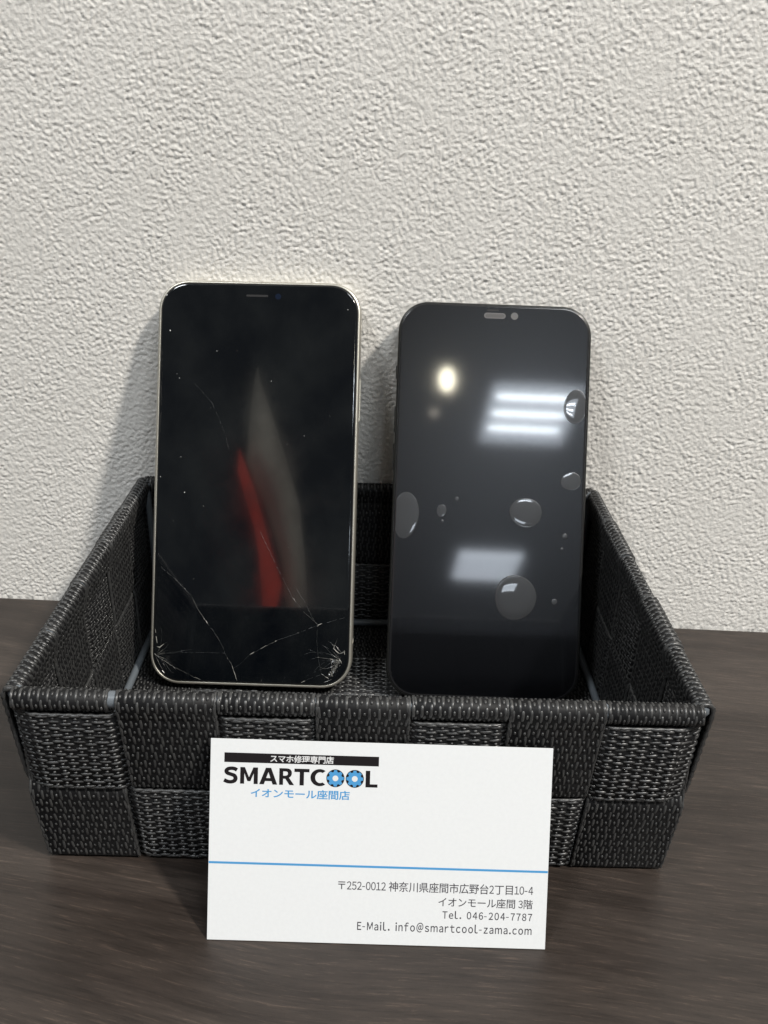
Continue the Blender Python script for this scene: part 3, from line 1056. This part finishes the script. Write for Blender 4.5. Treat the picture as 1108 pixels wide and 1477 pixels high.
# --- print: proportional lines set from single glyphs (the wide forms come from the same face as the kanji)
def set_line(body, x0, x1, z0, z1, m, bold=0.0, track=0.06, lvl=1):
    Vs, Fs, cur, off = [], [], 0.0, 0
    for ch in body:
        if ch == ' ':
            cur += 0.24 if track < 0.1 else 0.42
            continue
        if ch == '-':
            Vs.append(np.array([(cur + 0.03, .27), (cur + .30, .27), (cur + .30, .345), (cur + 0.03, .345)]))
            Fs.append((0 + off, 1 + off, 2 + off, 3 + off)); off += 4
            cur += 0.33 + track * 0.6
            continue
        wide = chr(ord(ch) + 0xFEE0) if 0x21 <= ord(ch) <= 0x7e else ch
        me = text_mesh(wide, bold)
        co = np.zeros(len(me.vertices) * 3, np.float32)
        me.vertices.foreach_get("co", co)
        co = co.reshape(-1, 3)[:, :2].astype(float)
        if wide != ch:
            k = 0.80 if ch not in 'il.' else 0.95
            lo = co[:, 0].min()
            wd = (co[:, 0].max() - lo) * k
            co[:, 0] = (co[:, 0] - lo) * k + cur + track * 0.5
            cur += wd + track
        else:
            co[:, 0] += cur
            cur += 0.98
        for p in me.polygons:
            Fs.append(tuple(i + off for i in p.vertices))
        Vs.append(co); off += len(co)
        bpy.data.meshes.remove(me)
    co = np.concatenate(Vs)
    lo, hi = co.min(0), co.max(0)
    X = x0 + (co[:, 0] - lo[0]) / (hi[0] - lo[0]) * (x1 - x0)
    Z = z0 + (co[:, 1] - lo[1]) / (hi[1] - lo[1]) * (z1 - z0)
    me = bpy.data.meshes.new("lettering")
    me.from_pydata([(a * mm, -0.00003 * lvl, c * mm) for a, c in zip(X, Z)], [], Fs)
    me.update()
    if sum((p.normal.y * p.area for p in me.polygons), 0.0) > 0:
        me.flip_normals()
    return link("lettering", me, sheet, [m])


def arc_pts(cx, cy, rx, ry, a0, a1, n=26):
    return [(cx + rx * math.cos(math.radians(a0 + (a1 - a0) * k / n)), cy + ry * math.sin(math.radians(a0 + (a1 - a0) * k / n))) for k in range(n + 1)]


def s_outline():
    K = np.array([(.74, .80), (.60, .875), (.42, .895), (.24, .855), (.145, .735), (.21, .615), (.40, .545), (.585, .475), (.665, .325), (.60, .17), (.42, .10), (.22, .115), (.02, .20)])
    C = []
    for i in range(len(K) - 1):
        p0, p1, p2, p3 = K[max(i - 1, 0)], K[i], K[i + 1], K[min(i + 2, len(K) - 1)]
        for t in np.linspace(0, 1, 6, endpoint=False):
            C.append(0.5 * ((2 * p1) + (p2 - p0) * t + (2 * p0 - 5 * p1 + 4 * p2 - p3) * t ** 2 + (3 * p1 - p0 - 3 * p2 + p3) * t ** 3))
    C.append(K[-1]); C = np.array(C)
    T = np.gradient(C, axis=0); T /= np.linalg.norm(T, axis=1)[:, None]
    Nn = np.stack([-T[:, 1], T[:, 0]], -1)
    hw_ = 0.103 + 0.012 * np.abs(T[:, 1])[:, None]
    return C + Nn * hw_, C - Nn * hw_


GLYPH = {
    'M': [[(0, 0), (0, 1), (.28, 1), (.54, .40), (.80, 1), (1.08, 1), (1.08, 0), (.83, 0), (.83, .64), (.63, .16), (.45, .16), (.25, .64), (.25, 0)]],
    'A': [[(0, 0), (.36, 1), (.66, 1), (1.02, 0), (.76, 0), (.69, .20), (.33, .20), (.26, 0)], [(.39, .385), (.63, .385), (.51, .745)]],
    'R': [[(0, 0), (0, 1), (.48, 1), (.62, .98), (.72, .93), (.79, .84), (.81, .72), (.79, .60), (.73, .51), (.63, .44), (.97, 0), (.67, 0), (.39, .37), (.25, .37), (.25, 0)],
          [(.25, .815), (.25, .555), (.39, .555), (.49, .58), (.545, .635), (.555, .70), (.54, .765), (.49, .80), (.41, .815)]],
    'T': [[(.315, 0), (.315, .80), (0, .80), (0, 1), (.88, 1), (.88, .80), (.565, .80), (.565, 0)]],
    'C': [arc_pts(.50, .5, .50, .515, 52, 308) + arc_pts(.52, .5, .265, .325, 300, 60)],
    'L': [[(0, 0), (0, 1), (.25, 1), (.25, .19), (.68, .19), (.68, 0)]],
}


def letter_mesh(ch):
    if ch == 'S':
        A_, B_ = s_outline()
        n_ = len(A_)
        me = bpy.data.meshes.new("g")
        me.from_pydata([(p[0], p[1], 0) for p in np.concatenate([A_, B_])], [], [(k, k + 1, n_ + k + 1, n_ + k) for k in range(n_ - 1)])
        return me
    cu = bpy.data.curves.new("g", 'CURVE')
    cu.dimensions = '2D'
    cu.fill_mode = 'BOTH'
    for poly in GLYPH[ch]:
        sp_ = cu.splines.new('POLY')
        sp_.points.add(len(poly) - 1)
        for p_, (a_, c_2) in zip(sp_.points, poly):
            p_.co = (a_, c_2, 0, 1)
        sp_.use_cyclic_u = True
    o = bpy.data.objects.new("g", cu)
    COL.objects.link(o)
    me = bpy.data.meshes.new_from_object(o.evaluated_get(bpy.context.evaluated_depsgraph_get()))
    bpy.data.objects.remove(o)
    bpy.data.curves.remove(cu)
    return me


def block_letter(ch, x0, x1, z0, z1):
    me = letter_mesh(ch)
    co = np.zeros(len(me.vertices) * 3, np.float32)
    me.vertices.foreach_get("co", co)
    co = co.reshape(-1, 3)
    lo, hi = co.min(0), co.max(0)
    out = np.stack([(x0 + (co[:, 0] - lo[0]) / (hi[0] - lo[0]) * (x1 - x0)) * mm, np.full(len(co), -0.00003), (z0 + (co[:, 1] - lo[1]) / (hi[1] - lo[1]) * (z1 - z0)) * mm], -1)
    me.vertices.foreach_set("co", out.astype(np.float32).ravel())
    me.update()
    if sum((p.normal.y * p.area for p in me.polygons), 0.0) > 0:
        me.flip_normals()
    me.name = "logo_letter"
    link("logo_letter", me, sheet, [M_INK])


print_rect("printed_bar", -41.8, -0.7, 48.75, 51.35, M_INK)
set_line("スマホ修理専門店", -29.6, -12.7, 49.05, 51.05, M_WHITEINK, 0.018, lvl=2)
for ch, x0, x1 in (('S', -42.0, -38.1), ('M', -37.5, -32.8), ('A', -32.4, -27.6), ('R', -27.1, -23.1), ('T', -23.1, -19.1), ('C', -18.8, -14.8), ('L', -4.1, -0.9)):
    z_ = 0.07 if ch in 'SC' else 0.0
    block_letter(ch, x0, x1, 43.0 - z_, 47.5 + z_)
set_line("イオンモール座間店", -34.6, -8.2, 39.35, 41.9, M_BLUE, 0.016)
print_rect("printed_line", -45.4, 45.4, 21.05, 21.65, M_BLUE)
set_line("〒252-0012 神奈川県座間市広野台2丁目10-4", -10.6, 41.7, 14.7, 17.5, M_GREYINK, 0.005)
set_line("イオンモール座間 3階", 16.4, 41.7, 11.0, 13.6, M_GREYINK, 0.005)
set_line("Tel. 046-204-7787", 17.6, 41.7, 7.7, 9.9, M_GREYINK, 0.012, 0.16)
set_line("E-Mail. info@smartcool-zama.com", -5.2, 41.7, 3.7, 6.4, M_GREYINK, 0.012, 0.16)


def disc(name, cx, cz, pts, m, lvl):
    V = [((cx + a) * mm, -0.00003 * lvl, (cz + b_) * mm) for a, b_ in pts]
    bm = bmesh.new()
    bm.faces.new([bm.verts.new(p) for p in V])
    me = bpy.data.meshes.new(name); bm.to_mesh(me); bm.free()
    link(name, me, sheet, [m])


circ = lambda r, n=40: [(r * math.cos(2 * math.pi * k / n), r * math.sin(2 * math.pi * k / n)) for k in range(n)]
for gx in (-12.15, -7.0):
    gz = 45.2
    disc("gear_ring", gx, gz, circ(2.42), M_INK, 1)
    pts = []
    for k in range(8):
        for da, r in ((-.27, 1.78), (-.17, 2.26), (.17, 2.26), (.27, 1.78)):
            a = k * math.pi / 4 + da
            pts.append((r * math.cos(a), r * math.sin(a)))
    disc("gear", gx, gz, pts, M_BLUE, 2)
    disc("gear_hub", gx, gz, circ(0.78, 24), M_WHITEINK, 3)

# ------------------------------------------------------------------ lit shop panels behind the camera, mirrored in the left phone
M_RED, nt, b = mat("red_lit_sign")
b.inputs["Base Color"].default_value = (0.5, 0.03, 0.02, 1)
b.inputs["Emission Color"].default_value = (1.0, 0.15, 0.10, 1)
b.inputs["Emission Strength"].default_value = 1.25
M_PALE = simple("pale_cloth", (0.78, 0.73, 0.63), 0.8)


def prism(name, poly, y0, y1, m, parent):
    bm = bmesh.new()
    a = [bm.verts.new((x, y1, z)) for x, z in poly]
    c = [bm.verts.new((x, y0, z)) for x, z in poly]
    n = len(poly)
    bm.faces.new(a); bm.faces.new(c[::-1])
    for k in range(n):
        l = (k + 1) % n
        bm.faces.new((a[k], c[k], c[l], a[l]))
    bmesh.ops.recalc_face_normals(bm, faces=bm.faces)
    me = bpy.data.meshes.new(name); bm.to_mesh(me); bm.free()
    return link(name, me, parent, [m])


banner = empty("lit_banner", Matrix.Translation((0, -2.2, 0)), "pale lit banner with red edge, mirrored in the left phone's screen", "banner")
rows_ = [(1.82, -.600, -.594), (1.76, -.604, -.578), (1.604, -.602, -.515), (1.407, -.592, -.44), (1.249, -.512, -.385), (1.023, -.428, -.345), (0.80, -.388, -.315)]
V, Q = [], []
na = 12
for z, xl, xr in rows_:
    for k in range(na):
        a = math.pi * k / (na - 1)
        V.append(((xl + xr) / 2 - (xr - xl) / 2 * math.cos(a), -0.16 + 0.9 * (xr - xl) * math.sin(a), z))
for i in range(len(rows_) - 1):
    for k in range(na - 1):
        Q.append((i * na + k, i * na + k + 1, (i + 1) * na + k + 1, (i + 1) * na + k))
    Q.append((i * na + na - 1, i * na, (i + 1) * na, (i + 1) * na + na - 1))
link("pale_cloth", mesh_np("pale_cloth", V, Q), banner, [M_PALE])
area("banner_fill_light", (-1.35, -1.75, 1.35), 0.25, 4.5, (1.0, 0.93, 0.82), 'SQUARE', target=(-0.5, -2.3, 1.2))  # unseen light added so the bulged pale cloth shades from one side
prism("red_edge", [(-0.596, 1.393), (-0.530, 1.249), (-0.452, 1.035), (-0.402, 0.903), (-0.415, 0.80), (-0.450, 0.80), (-0.485, 0.995), (-0.512, 1.094), (-0.556, 1.208), (-0.590, 1.299)], -0.03, 0.0, M_RED, banner)
